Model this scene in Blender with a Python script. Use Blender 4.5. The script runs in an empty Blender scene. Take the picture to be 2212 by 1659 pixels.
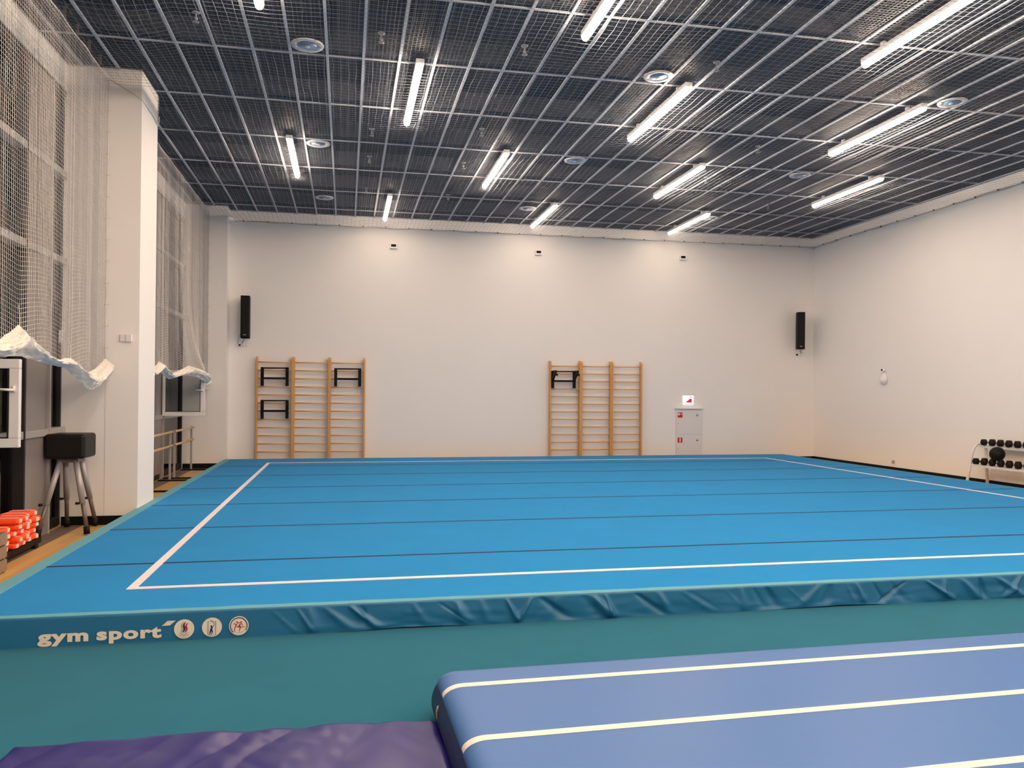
import bpy, math, random
from mathutils import Vector, Matrix, noise
random.seed(7)
SC = bpy.context.scene
COL = SC.collection
PI = math.pi

# ------------------------------------------------------------------ helpers
class MB:
    """collects vertices / faces, builds ONE mesh object"""
    def __init__(s): s.v = []; s.f = []; s.mi = []; s.cur = 0
    def add(s, vs, fs):
        o = len(s.v); s.v.extend([tuple(p) for p in vs])
        for f in fs: s.f.append(tuple(i + o for i in f)); s.mi.append(s.cur)
        return s
    def box(s, x0, y0, z0, x1, y1, z1):
        if x0 > x1: x0, x1 = x1, x0
        if y0 > y1: y0, y1 = y1, y0
        if z0 > z1: z0, z1 = z1, z0
        v = [(x0,y0,z0),(x1,y0,z0),(x1,y1,z0),(x0,y1,z0),(x0,y0,z1),(x1,y0,z1),(x1,y1,z1),(x0,y1,z1)]
        return s.add(v, [(0,3,2,1),(4,5,6,7),(0,1,5,4),(1,2,6,5),(2,3,7,6),(3,0,4,7)])
    def beam(s, a, b, w, h, up=(0,0,1)):
        a = Vector(a); b = Vector(b); d = (b-a).normalized(); up = Vector(up)
        x = d.cross(up)
        if x.length < 1e-4: x = d.cross(Vector((0,1,0)))
        x.normalize(); y = x.cross(d); x *= w/2; y *= h/2
        v = [a-x-y, a+x-y, a+x+y, a-x+y, b-x-y, b+x-y, b+x+y, b-x+y]
        return s.add(v, [(0,1,2,3),(7,6,5,4),(0,4,5,1),(1,5,6,2),(2,6,7,3),(3,7,4,0)])
    def tube(s, pts, r, n=8, cap=True, closed=False):
        pts = [Vector(p) for p in pts]; N = len(pts)
        rs = r if isinstance(r, (list, tuple)) else [r]*N
        vs = []; fs = []; prev = None
        for i, p in enumerate(pts):
            if closed: t = pts[(i+1) % N]-pts[i-1]
            else: t = pts[min(i+1, N-1)]-pts[max(i-1, 0)]
            t.normalize()
            if prev is None:
                u = t.cross(Vector((0,0,1)))
                if u.length < 1e-3: u = t.cross(Vector((0,1,0)))
            else:
                u = prev-t*prev.dot(t)
            u.normalize(); prev = u; w = t.cross(u)
            for k in range(n):
                a = 2*PI*k/n
                vs.append(p+(u*math.cos(a)+w*math.sin(a))*rs[i])
        M = N if closed else N-1
        for i in range(M):
            j = (i+1) % N
            for k in range(n):
                l = (k+1) % n
                fs.append((i*n+k, i*n+l, j*n+l, j*n+k))
        if cap and not closed:
            fs.append(tuple(range(n-1, -1, -1))); fs.append(tuple((N-1)*n+k for k in range(n)))
        return s.add(vs, fs)
    def lathe(s, prof, c=(0,0,0), axis='Z', n=24):
        """prof: list of (r, h)"""
        vs = []; fs = []
        for r, h in prof:
            for k in range(n):
                a = 2*PI*k/n; p = (r*math.cos(a), r*math.sin(a), h)
                if axis == 'X': p = (p[2], p[0], p[1])
                elif axis == 'Y': p = (p[1], p[2], p[0])
                vs.append((p[0]+c[0], p[1]+c[1], p[2]+c[2]))
        for i in range(len(prof)-1):
            for k in range(n):
                l = (k+1) % n; fs.append((i*n+k, i*n+l, (i+1)*n+l, (i+1)*n+k))
        fs.append(tuple(range(n-1, -1, -1))); fs.append(tuple((len(prof)-1)*n+k for k in range(n)))
        return s.add(vs, fs)
    def prism(s, poly, y0, y1, plane='XZ'):
        n = len(poly)
        def P(a, b, d): return (a, d, b) if plane == 'XZ' else ((a, b, d) if plane == 'XY' else (d, a, b))
        vs = [P(a, b, y0) for a, b in poly]+[P(a, b, y1) for a, b in poly]
        fs = [tuple(range(n)), tuple(range(2*n-1, n-1, -1))]
        for i in range(n):
            j = (i+1) % n; fs.append((i, i+n, j+n, j))
        return s.add(vs, fs)
    def grid(s, fn, nu, nv, flip=False):
        vs = [fn(i/nu, j/nv) for j in range(nv+1) for i in range(nu+1)]
        fs = []
        for j in range(nv):
            for i in range(nu):
                a = j*(nu+1)+i; q = (a, a+1, a+nu+2, a+nu+1)
                fs.append(q[::-1] if flip else q)
        return s.add(vs, fs)
    def build(s, name, mat, parent=None, smooth=False, bevel=0, world=False, fix=True):
        me = bpy.data.meshes.new(name)
        v = s.v
        loc = None
        if parent is None and s.v:
            xs = [p[0] for p in v]; ys = [p[1] for p in v]; zs = [p[2] for p in v]
            loc = ((min(xs)+max(xs))/2, (min(ys)+max(ys))/2, min(zs))
            v = [(p[0]-loc[0], p[1]-loc[1], p[2]-loc[2]) for p in v]
        elif world and parent is not None:
            o = parent; L = Vector((0,0,0))
            while o is not None: L += o.location; o = o.parent
            v = [(p[0]-L[0], p[1]-L[1], p[2]-L[2]) for p in v]
        me.from_pydata(v, [], s.f)
        mats = mat if isinstance(mat, (list, tuple)) else [mat]
        for m in mats: me.materials.append(m)
        if len(mats) > 1:
            me.polygons.foreach_set('material_index', s.mi)
        me.validate()
        if fix:
            import bmesh
            bm = bmesh.new(); bm.from_mesh(me)
            bmesh.ops.recalc_face_normals(bm, faces=bm.faces)
            bm.to_mesh(me); bm.free()
        if smooth:
            me.polygons.foreach_set('use_smooth', [True]*len(me.polygons))
        me.update()
        o = bpy.data.objects.new(name, me); COL.objects.link(o)
        if parent is not None: o.parent = parent
        if loc: o.location = loc
        if bevel:
            b = o.modifiers.new('bevel', 'BEVEL'); b.width = bevel; b.segments = 2; b.limit_method = 'ANGLE'
        return o

def tag(o, label, cat, group=None, kind=None):
    o['label'] = label; o['category'] = cat
    if group: o['group'] = group
    if kind: o['kind'] = kind
    return o
def thing(name, label, cat, loc=(0,0,0), rz=0, group=None):
    o = bpy.data.objects.new(name, None); COL.objects.link(o)
    o.empty_display_size = .1
    o.location = loc; o.rotation_euler = (0, 0, rz)
    return tag(o, label, cat, group)
def struct(name, mb, mat, parent=None, **k):
    o = mb.build(name, mat, parent, **k)
    if parent is None: o['kind'] = 'structure'
    return o
def copy_tree(o, parent=None):
    c = o.copy(); COL.objects.link(c)
    if parent is not None: c.parent = parent; c.matrix_parent_inverse = o.matrix_parent_inverse
    for ch in [x for x in bpy.data.objects if x.parent == o]:
        copy_tree(ch, c)
    return c
def dup(o, loc, label, rz=None):
    c = copy_tree(o); c.location = loc; c['label'] = label
    if rz is not None: c.rotation_euler = (0, 0, rz)
    return c

# ------------------------------------------------------------------ materials
def srgb(r, g, b):
    f = lambda c: (c/255/12.92 if c/255 <= .04045 else ((c/255+.055)/1.055)**2.4)
    return (f(r), f(g), f(b), 1)
def mat(name, col, rough=.5, metal=0, var=.06, scale=6, bump=0, bscale=60, sheen=0, spec=.5, stretch=None, coat=0):
    m = bpy.data.materials.new(name); m.use_nodes = True
    nt = m.node_tree; N = nt.nodes; L = nt.links; b = N['Principled BSDF']
    b.inputs['Roughness'].default_value = rough; b.inputs['Metallic'].default_value = metal
    b.inputs['Specular IOR Level'].default_value = spec
    b.inputs['Coat Weight'].default_value = coat
    if sheen:
        b.inputs['Sheen Weight'].default_value = sheen; b.inputs['Sheen Roughness'].default_value = .5
    tc = N.new('ShaderNodeTexCoord'); mp = N.new('ShaderNodeMapping')
    if stretch: mp.inputs['Scale'].default_value = stretch
    L.new(tc.outputs['Object'], mp.inputs['Vector'])
    no = N.new('ShaderNodeTexNoise'); no.inputs['Scale'].default_value = scale; no.inputs['Detail'].default_value = 4
    L.new(mp.outputs[0], no.inputs['Vector'])
    mx = N.new('ShaderNodeMix'); mx.data_type = 'RGBA'
    mx.inputs[6].default_value = tuple(c*(1-var) for c in col[:3])+(1,)
    mx.inputs[7].default_value = tuple(min(1, c*(1+var)) for c in col[:3])+(1,)
    L.new(no.outputs['Fac'], mx.inputs[0]); L.new(mx.outputs[2], b.inputs['Base Color'])
    if bump:
        n2 = N.new('ShaderNodeTexNoise'); n2.inputs['Scale'].default_value = bscale; n2.inputs['Detail'].default_value = 3
        L.new(mp.outputs[0], n2.inputs['Vector'])
        bp = N.new('ShaderNodeBump'); bp.inputs['Strength'].default_value = bump; bp.inputs['Distance'].default_value = .004
        L.new(n2.outputs['Fac'], bp.inputs['Height']); L.new(bp.outputs[0], b.inputs['Normal'])
    return m
def emit(name, col, strength):
    m = bpy.data.materials.new(name); m.use_nodes = True
    b = m.node_tree.nodes['Principled BSDF']
    b.inputs['Base Color'].default_value = (.8,.8,.8,1)
    b.inputs['Emission Color'].default_value = col; b.inputs['Emission Strength'].default_value = strength
    return m

LAMP = (1.0, .765, .575, 1); LAMPW = 84
M = {}
M['wall'] = mat('white_wall_paint', (.86,.84,.82,1), .65, var=.012, scale=1.5, bump=.05, bscale=180)
M['lamp_body'] = mat('lamp_white_metal', (.8,.8,.8,1), .4, var=.02)
M['lamp'] = emit('lamp_diffuser_glow', LAMP, 88)
M['tbar'] = mat('ceiling_grid_white_metal', (.46,.49,.54,1), .5, var=.03)
M['void'] = mat('ceiling_void_dark', (.024,.034,.050,1), .9, var=.3, scale=2)
M['plate'] = mat('ceiling_cross_plate', (.13,.14,.155,1), .7, var=.1)
M['carpet'] = mat('blue_floor_carpet', (.010,.245,.60,1), .95, var=.07, scale=2.2, bump=.25, bscale=400, sheen=.06, spec=.05)
M['teal'] = mat('teal_carpet', (.017,.140,.215,1), .95, var=.07, scale=2.5, bump=.25, bscale=380, sheen=.06, spec=.05)
M['navy_seam'] = mat('navy_seam_tape', srgb(16,38,84), .8, var=.05)
M['whiteline'] = mat('white_marking_tape', srgb(236,228,232), .7, var=.02)
M['skirt'] = mat('teal_blue_vinyl', (.016,.150,.31,1), .42, var=.05, scale=3)
M['skirt_top'] = mat('skirt_fastening_band', srgb(98,164,182), .85, var=.06, scale=20)
M['cream'] = mat('cream_print', srgb(232,224,208), .6, var=.02)
M['print_red'] = mat('red_print', srgb(190,30,40), .6, var=.02)
M['print_blue'] = mat('blue_print', srgb(30,44,110), .6, var=.02)
M['print_grey'] = mat('grey_print', srgb(175,170,150), .6, var=.02)
M['print_dark'] = mat('dark_print', srgb(36,40,60), .6, var=.02)
M['foam'] = mat('deck_foam', srgb(60,70,80), .9)
M['track'] = mat('airtrack_blue_vinyl', srgb(64,112,178), .45, var=.03, scale=1.5, bump=.05, bscale=300)
M['track_side'] = mat('airtrack_navy_vinyl', srgb(26,36,84), .45, var=.05)
M['track_line'] = mat('airtrack_white_line', srgb(250,236,220), .5, var=.01)
M['purple'] = mat('purple_vinyl', srgb(38,35,114), .30, var=.05, scale=3)
M['wood'] = mat('wall_bar_wood', srgb(214,158,92), .45, var=.12, scale=9, stretch=(6,6,.5))
M['rung'] = mat('wall_bar_rung_wood', srgb(222,180,130), .45, var=.1, scale=9)
M['black'] = mat('black_metal', (.0025,.0025,.0025,1), .5, var=.1, spec=.2)
M['blackbox'] = mat('black_speaker', (.002,.002,.0022,1), .6, var=.1, spec=.2)
M['rubber'] = mat('black_rubber', (.0045,.004,.004,1), .6, var=.2, scale=30, spec=.25)
M['chrome'] = mat('chrome', (.6,.6,.6,1), .2, metal=1, var=.02)
M['white_metal'] = mat('white_painted_metal', (.75,.74,.74,1), .35, var=.02)
M['white_plastic'] = mat('white_plastic', (.8,.79,.78,1), .4, var=.02)
M['baseboard'] = mat('black_baseboard', (.002,.002,.003,1), .6, var=.1, spec=.2)
M['net'] = mat('white_net_cord', (.62,.585,.555,1), .8, var=.05)
M['hem'] = mat('white_net_hem', (.90,.86,.80,1), .8, var=.05)
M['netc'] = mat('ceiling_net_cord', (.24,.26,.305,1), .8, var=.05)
M['frame'] = mat('window_frame_grey', (.34,.33,.32,1), .45, var=.03)
M['panel'] = mat('window_grey_panel', (.23,.205,.19,1), .35, var=.06)  # even grey painted for the pale reveal mirrored in the glass
M['darkframe'] = mat('dark_gasket', (.01,.01,.012,1), .5)
M['leather'] = mat('black_leather', (.005,.0042,.0038,1), .5, var=.15, spec=.3, scale=20, bump=.2, bscale=90)
M['steel'] = mat('grey_steel_leg', (.42,.40,.42,1), .4, metal=.3, var=.05)
M['dsteel'] = mat('dark_steel_leg', (.16,.14,.125,1), .4, metal=.4, var=.05)
M['orange'] = mat('orange_foam', srgb(255,84,28), .6, var=.06, scale=8)
M['orange_strap'] = mat('white_strap', srgb(240,215,205), .7, var=.05)
M['crate'] = mat('grey_brown_crate', srgb(150,128,108), .7, var=.12, scale=8)
M['signred'] = mat('sign_red', srgb(200,20,30), .5, var=.02)
M['navy_pad'] = mat('navy_wall_padding', srgb(28,34,72), .6, var=.05)
M['yellow'] = mat('yellow_wall', srgb(196,170,60), .7, var=.03)
M['blueglass'] = mat('downlight_reflector', srgb(84,118,150), .5, metal=.1, var=.3, scale=14)
M['ring'] = mat('downlight_ring_white', (.52,.54,.57,1), .5, var=.02)
M['sprk'] = mat('sprinkler_grey', (.20,.22,.25,1), .5, var=.05)
M['floorwood'] = None

# glass: fresnel mix of clear and mirror
def glass_mat(name, tint, rough=.02, dirt=0):
    m = bpy.data.materials.new(name); m.use_nodes = True
    nt = m.node_tree; N = nt.nodes; L = nt.links
    N.remove(N['Principled BSDF']); out = N['Material Output']
    tr = N.new('ShaderNodeBsdfTransparent'); tr.inputs[0].default_value = tint
    gl = N.new('ShaderNodeBsdfGlossy'); gl.inputs['Roughness'].default_value = rough
    fr = N.new('ShaderNodeFresnel'); fr.inputs[0].default_value = 1.45
    no = N.new('ShaderNodeTexNoise'); no.inputs['Scale'].default_value = .6
    bp = N.new('ShaderNodeBump'); bp.inputs['Strength'].default_value = .02
    L.new(no.outputs['Fac'], bp.inputs['Height']); L.new(bp.outputs[0], gl.inputs['Normal'])
    mx = N.new('ShaderNodeMixShader')
    L.new(fr.outputs[0], mx.inputs[0]); L.new(tr.outputs[0], mx.inputs[1]); L.new(gl.outputs[0], mx.inputs[2])
    L.new(mx.outputs[0], out.inputs['Surface'])
    return m
M['glass'] = glass_mat('night_window_glass', (.75,.77,.78,1))

# ceiling mesh panel: fine perforated dark metal sheet (real holes through procedural alpha)
def mesh_panel():
    m = bpy.data.materials.new('perforated_ceiling_mesh'); m.use_nodes = True
    nt = m.node_tree; N = nt.nodes; L = nt.links; b = N['Principled BSDF']
    b.inputs['Base Color'].default_value = (.050,.066,.088,1); b.inputs['Roughness'].default_value = .6
    tc = N.new('ShaderNodeTexCoord'); sp = N.new('ShaderNodeSeparateXYZ'); L.new(tc.outputs['Object'], sp.inputs[0])
    def fr(sock, per, duty):
        d = N.new('ShaderNodeMath'); d.operation = 'DIVIDE'; d.inputs[1].default_value = per; L.new(sock, d.inputs[0])
        f = N.new('ShaderNodeMath'); f.operation = 'FRACT'; L.new(d.outputs[0], f.inputs[0])
        c = N.new('ShaderNodeMath'); c.operation = 'LESS_THAN'; c.inputs[1].default_value = duty; L.new(f.outputs[0], c.inputs[0])
        return c.outputs[0]
    a = fr(sp.outputs[0], .05, .22); c = fr(sp.outputs[1], .05, .30)
    mx = N.new('ShaderNodeMath'); mx.operation = 'MAXIMUM'; L.new(a, mx.inputs[0]); L.new(c, mx.inputs[1])
    L.new(mx.outputs[0], b.inputs['Alpha'])
    return m
M['mesh'] = mesh_panel()

def floor_mat():
    m = mat('wood_sports_floor', srgb(206,166,104), .4, var=.1, scale=5, stretch=(8,1,1))
    nt = m.node_tree; N = nt.nodes; L = nt.links; b = N['Principled BSDF']
    tc = N.new('ShaderNodeTexCoord'); br = N.new('ShaderNodeTexBrick')
    mp = N.new('ShaderNodeMapping'); mp.inputs['Rotation'].default_value = (0, 0, PI/2)
    L.new(tc.outputs['Object'], mp.inputs[0]); L.new(mp.outputs[0], br.inputs['Vector'])
    br.inputs['Color1'].default_value = srgb(212,172,108); br.inputs['Color2'].default_value = srgb(196,154,94)
    br.inputs['Mortar'].default_value = srgb(160,120,74); br.inputs['Scale'].default_value = 1
    br.inputs['Mortar Size'].default_value = .002; br.inputs['Brick Width'].default_value = 1.4; br.inputs['Row Height'].default_value = .12
    L.new(br.outputs['Color'], b.inputs['Base Color'])
    return m
M['floorwood'] = floor_mat()
M['stripe'] = mat('grey_brown_floor_stripe', srgb(112,94,84), .5, var=.1, scale=4, stretch=(6,1,1))

# ------------------------------------------------------------------ room
XL, XR, YF, YB, ZC = -3.65, 12.58, 20.30, -15.0, 6.08
PX = -2.72                                   # room-side face of the pilasters
CT = .205                                    # top of the spring floor
struct('floor', MB().box(XL-.3, YB-.2, -.15, XR+.2, YF+.2, 0), M['floorwood'])
struct('wall_back', MB().box(XL-.3, YF, 0, XR+.2, YF+.2, ZC+.03), M['wall'])
struct('wall_right', MB().box(XR, YB, 0, XR+.2, YF, ZC+.03), M['wall'])
w = MB(); w.box(XL, YB-.2, 2.3, XR, YB, ZC+.03)
struct('wall_front', w, M['yellow'])
struct('trim_1', MB().box(XL, YB-.2, 0, XR, YB, 2.3), M['navy_pad'])
# left wall: lintel + pilasters (a hairline step where the casing ends)
PIL = [(-12.4,-11.5), (-4.6,-3.7), (3.56,4.5), (11.71,12.65), (19.85,20.3)]
w = MB()
w.box(XL-.2, YB, 5.74, XL, YF, ZC+.03)
struct('wall_left', w, M['wall'])
for i, (a, b) in enumerate(PIL):
    w = MB(); w.box(XL-.2, a+.006, 0, -3.13, b-.006, ZC+.03); w.box(-3.13, a, 0, PX, b, ZC+.03)
    struct('trim_%d' % (i+2), w, M['wall'])
# baseboards
t = MB().box(XR-.015, YB, 0, XR, YF, .115)
struct('baseboard_right', t, M['baseboard'])
struct('baseboard_back', MB().box(PX, YF-.015, 0, XR-.015, YF, .11), M['baseboard'])
t = MB()
for a, b in PIL:
    t.box(XL, a-.012, 0, PX, a, .12); t.box(PX, a-.012, 0, PX+.012, min(b, YF-.02), .12)
    if b < 20: t.box(XL, b, 0, PX, b+.012, .12)
struct('baseboard_left', t, M['baseboard'])
struct('trim_20', MB().box(XL+.02, YB, 0, -3.385, YF-.46, .004), M['stripe'])

# ceiling: dark void, cross plates, perforated mesh, white grid
v = MB().box(XL-.2, YB-.2, ZC+.72, XR+.2, YF+.2, ZC+.85)
v.box(XL-.2, YB-.2, ZC+.03, XL, YF+.2, ZC+.72); v.box(XR, YB-.2, ZC+.03, XR+.2, YF+.2, ZC+.72)
v.box(XL, YF, ZC+.03, XR, YF+.2, ZC+.72); v.box(XL, YB-.2, ZC+.03, XR, YB, ZC+.72)
struct('ceiling', v, M['void'])
rows = [8.86+1.79*k for k in range(-13, 7)]
lines = []
k = -9
while True:
    x = .189+.4565*k; k += 1
    if x < XL: continue
    if x > XR: break
    lines.append(x)
t = MB()
for y in rows: t.box(XL, y+.02, ZC+.10, XR, y+.05, ZC+.36)
struct('trim_21', t, M['plate'])
t = MB()
t.add([(XL,YB,ZC+.012),(XR,YB,ZC+.012),(XR,YF,ZC+.012),(XL,YF,ZC+.012)], [(0,1,2,3)])
struct('trim_22', t, M['mesh'])
t = MB()
for x in lines: t.box(x-.017, YB, ZC-.006, x+.017, YF, ZC+.014)
for y in rows: t.box(XL, y-.013, ZC-.003, XR, y+.013, ZC+.013)
struct('trim_23', t, M['tbar'])

# ------------------------------------------------------------------ windows along the left wall
def window(n, y0, y1, panel, transoms=(1.26, 3.47, 4.6)):
    e = bpy.data.objects.new('window_%d' % n, None); COL.objects.link(e); e['kind'] = 'structure'
    e.location = (XL, (y0+y1)/2, 0)
    f = MB()
    f.box(XL-.16, y0, .02, XL-.02, y1, .13); f.box(XL-.16, y0, 5.66, XL, y1, 5.74)
    f.box(XL-.12, y0, .13, XL-.02, y0+.05, 5.66); f.box(XL-.12, y1-.04, .13, XL-.02, y1, 5.66)
    f.build('frame', M['darkframe'], e, world=True)
    for z in transoms:
        MB().box(XL-.1, y0+.04, z-.045, XL+.045, y1-.03, z+.045).build('transom', M['frame'], e, world=True, bevel=.006)
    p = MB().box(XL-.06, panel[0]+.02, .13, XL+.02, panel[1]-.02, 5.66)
    p.build('opaque_panel', M['panel'], e, world=True)  # opaque stand-in for a glass pane, its reflection put into the colour
    for yy in panel:
        MB().box(XL-.1, yy-.02, .0, XL+.055, yy+.02, 5.66).build('mullion', M['frame' if yy == panel[1] else 'darkframe'], e, world=True, bevel=.004)
    g = MB(); g.box(XL-.075, y0+.05, .13, XL-.065, y1-.04, 5.66)
    g.build('glass_pane', M['glass'], e, world=True)
    return e
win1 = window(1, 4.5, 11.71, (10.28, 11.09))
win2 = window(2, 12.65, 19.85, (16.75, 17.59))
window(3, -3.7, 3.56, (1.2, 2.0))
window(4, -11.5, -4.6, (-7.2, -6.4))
def sash(win, y, x0, x1, z0, z1):
    fw = .085
    f = MB(); f.box(x0, y-.03, z0, x1, y+.03, z0+fw); f.box(x0, y-.03, z1-fw, x1, y+.03, z1)
    f.box(x0, y-.03, z0+fw, x0+.05, y+.03, z1-fw); f.box(x1-fw, y-.03, z0+fw, x1, y+.03, z1-fw)
    o = f.build('open_sash', M['white_metal'], win, world=True, bevel=.006)
    MB().box(x0+.05, y-.008, z0+fw, x1-fw, y+.008, z1-fw).build('sash_glass', M['glass'], o, world=True)
    g = MB(); g.box(x0+.05, y-.034, z0+fw, x1-fw, y-.03, z0+fw+.012); g.box(x1-fw-.012, y-.034, z0+fw, x1-fw, y-.03, z1-fw)
    g.build('gasket', M['darkframe'], o, world=True)
    h = MB(); zc = z0+.52; h.box(x1-.06, y-.045, zc-.02, x1-.03, y-.03, zc+.04)
    h.tube([(x1-.045, y-.045, zc), (x1-.045, y-.075, zc), (x1-.17, y-.08, zc+.008)], .011, 8)
    h.build('handle', M['white_plastic'], o, world=True, smooth=True)
sash(win1, 8.14, XL+.04, -2.89, 1.26, 2.06)
sash(win2, 17.5, XL+.04, -2.80, 1.28, 2.20)
h = MB(); h.box(-3.64, 11.50, 2.40, -3.60, 11.53, 2.56); h.build('handle', M['white_plastic'], win1, world=True)

# ------------------------------------------------------------------ ceiling lamps
def make_lamp(loc, label, glow):
    t = thing('linear_ceiling_lamp', label, 'ceiling lamp', loc, 0, 'linear ceiling lamps')
    b = MB(); b.box(-.052, -1.17, .016, .052, 1.17, .075)
    b.build('housing', M['lamp_body'], t, bevel=.004)
    n = 8; pr = [(.048*math.cos(PI+PI*i/n), .018+.060*math.sin(PI+PI*i/n)) for i in range(n+1)]
    d = MB(); d.prism(pr, -1.16, 1.16, 'XZ'); d.build('diffuser', M[glow], t)
    for y in (-.8, .8):
        MB().box(-.02, y-.03, .075, .02, y+.03, .142).build('mounting_clip', M['lamp_body'], t)
    return t
LX = [-.95, .89, 2.71, 4.53, 6.37, 8.17, 10.05]
ZL = ZC-.135
for nm, k in (('far', .46), ('mid', 1.05), ('main', 1.15), ('rear', 1.45), ('edge', .55)): M['lamp_'+nm] = emit('lamp_diffuser_'+nm, LAMP, LAMPW*k)
order = {4: ['leftmost', 'second from left', 'third from left', 'rightmost'], 3: ['left one', 'middle one', 'right one']}
for yc, xs, glow, where in [(18.66, LX[1::2], 'lamp_far', 'of the row against the far wall'),
                      (15.05, LX[0::2], 'lamp_mid', 'of the second row from the far wall'),
                      (11.50, LX[1::2], 'lamp_main', 'of the third row from the far wall'),
                      (7.98, LX[0::2], 'lamp_main', 'of the row at the photo top edge'),
                      (4.4, LX[1::2], 'lamp_rear', 'of the row above the viewer'),  # unseen rows from here on, brightened to fill the far wall
                      (.8, LX[0::2], 'lamp_rear', 'of the first row behind the viewer'),
                      (-2.8, LX[1::2], 'lamp_rear', 'of the second row behind the viewer'),  # rows added further back to light the walls evenly from the front
                      (-6.4, LX[0::2], 'lamp_rear', 'of the third row behind the viewer'),
                      (-10.0, LX[1::2], 'lamp_rear', 'of the fourth row behind the viewer')]:
    proto = None
    for i, x in enumerate(xs):
        if x > 10 and yc > 5:                    # the lamp beside the right wall runs dimmer
            make_lamp((x, yc, ZL), 'glowing linear ceiling lamp, %s %s' % (order[len(xs)][i], where), 'lamp_edge'); continue
        lab = 'glowing linear ceiling lamp, %s %s' % (order[len(xs)][i], where)
        if proto is None: proto = make_lamp((x, yc, ZL), lab, glow)
        else: dup(proto, (x, yc, ZL), lab)

# round recessed downlights (switched off)
def make_down(loc, label):
    t = thing('round_downlight', label, 'downlight', loc, 0, 'round ceiling downlights')
    MB().lathe([(.115,.0),(.13,-.012),(.195,-.018),(.2,-.008),(.2,.0)], n=40).build('trim_ring', M['ring'], t, smooth=True)
    MB().lathe([(.115,-.013),(.112,-.004),(.06,.0),(.0005,.0)], n=32).build('reflector', M['blueglass'], t, smooth=True)
    MB().lathe([(.0005,-.022),(.03,-.02),(.032,-.003),(.03,.0)], c=(0,.03,0), n=16).build('bulb_holder', M['ring'], t, smooth=True)
    return t
d0 = None
for r, y in enumerate([18.38, 14.4, 10.33]):
    for c, x in enumerate([-.5, 4.09, 8.63]):
        lab = 'unlit round white recessed downlight, %s of the %s' % (['left one', 'middle one', 'right one'][c],
              ['three nearest the far wall', 'three in the middle of the ceiling', 'three nearest the viewer'][r])
        if d0 is None: d0 = make_down((x, y, ZC-.012), lab)
        else: dup(d0, (x, y, ZC-.012), lab)

# sprinklers
sp0 = None
spots = [(0.38,9.83),(2.13,9.81),(0.38,13.45),(2.13,13.04),(.39,15.03),(2.11,15.04),(.38,17.38),(2.14,17.55),(4.66,9.76),(6.94,12.92),(6.95,15.0),(6.94,17.37),(9.27,16.77),(-1.7,9.74)]
import collections
for (x, y) in spots:
    depth = 'just before the far wall' if y > 16.5 else ('in the middle depth' if y > 12.5 else 'near the photo top')
    side = {True: 'left'}.get(x < 0, 'left of centre' if x < 1.5 else ('at the centre' if x < 4 else ('right of centre' if x < 6 else 'at the right')))
    lab = 'small white sprinkler on the ceiling %s, %s' % (depth, side)
    if y == 15.04 or y == 15.03 or y == 15.0: lab += ', farther one'
    if sp0 is None:
        sp0 = thing('sprinkler', lab, 'sprinkler', (x, y, ZC), 0, 'ceiling sprinklers')
        MB().lathe([(.012,.0),(.012,-.06),(.02,-.065),(.02,-.085),(.006,-.088),(.006,-.11)], n=12).build('body', M['sprk'], sp0, smooth=True)
        MB().lathe([(.035,-.11),(.036,-.114),(.034,-.118)], n=16).build('deflector', M['sprk'], sp0, smooth=True)
        MB().lathe([(.045,.0),(.045,-.008),(.03,-.012)], n=20).build('rosette', M['sprk'], sp0, smooth=True)
    else: dup(sp0, (x, y, ZC), lab)

# ------------------------------------------------------------------ nets
def N1(x, y, z=0): return noise.noise(Vector((x, y, z)))
def strand(mb, pts, r):
    if len(pts) > 1: mb.tube(pts, r, 3, cap=False)
ZN = ZC-.235
def cz(x, y):
    """height of the ceiling net"""
    d = min(x+3.12, XR-x, YF-y)
    s = min(1, max(0, d/1.2))
    sag = .022*s*(1+math.sin(x*1.75+.4)*math.sin(y*1.3)) - .05*s + .03*N1(x*1.1, y*.9, 3)
    edge = 0
    if x < -1.9: edge = .10*math.sin((x+3.12)/1.22*PI)*(.6+.6*math.sin(y*2.1))
    return ZN - sag - edge + .0
net = thing('ceiling_net', 'white safety net stretched under the whole dark ceiling', 'net', (5, 13, ZN))
mb = MB()
def inside_pil(x, y): return x < PX+.03 and any(a-.03 < y < b+.03 for a, b in PIL)
x = -3.10
while x < XR:
    run = []; y = 5.2
    while y < YF:
        wx = x+.018*N1(x*3, y*2.2, 1)+.012*N1(x*7, y*5, 4)
        if inside_pil(x, y):
            strand(mb, run, .0021); run = []
        else: run.append((wx, y, cz(x, y)))
        y += .25
    run.append((x, YF-.005, ZN)) if not inside_pil(x, YF-.1) else None
    strand(mb, run, .0021); x += .1
y = 5.2
while y < YF:
    run = []; x = -3.10
    while x < XR:
        wy = y+.012*N1(x*2.2, y*3, 7)
        if inside_pil(x, y): strand(mb, run, .0021); run = []
        else: run.append((x, wy, cz(x, y)))
        x += .25
    run.append((XR-.005, y, ZN)); strand(mb, run, .0021); y += .1
mb.build('netting', M['netc'], net, world=True, fix=False)
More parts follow.
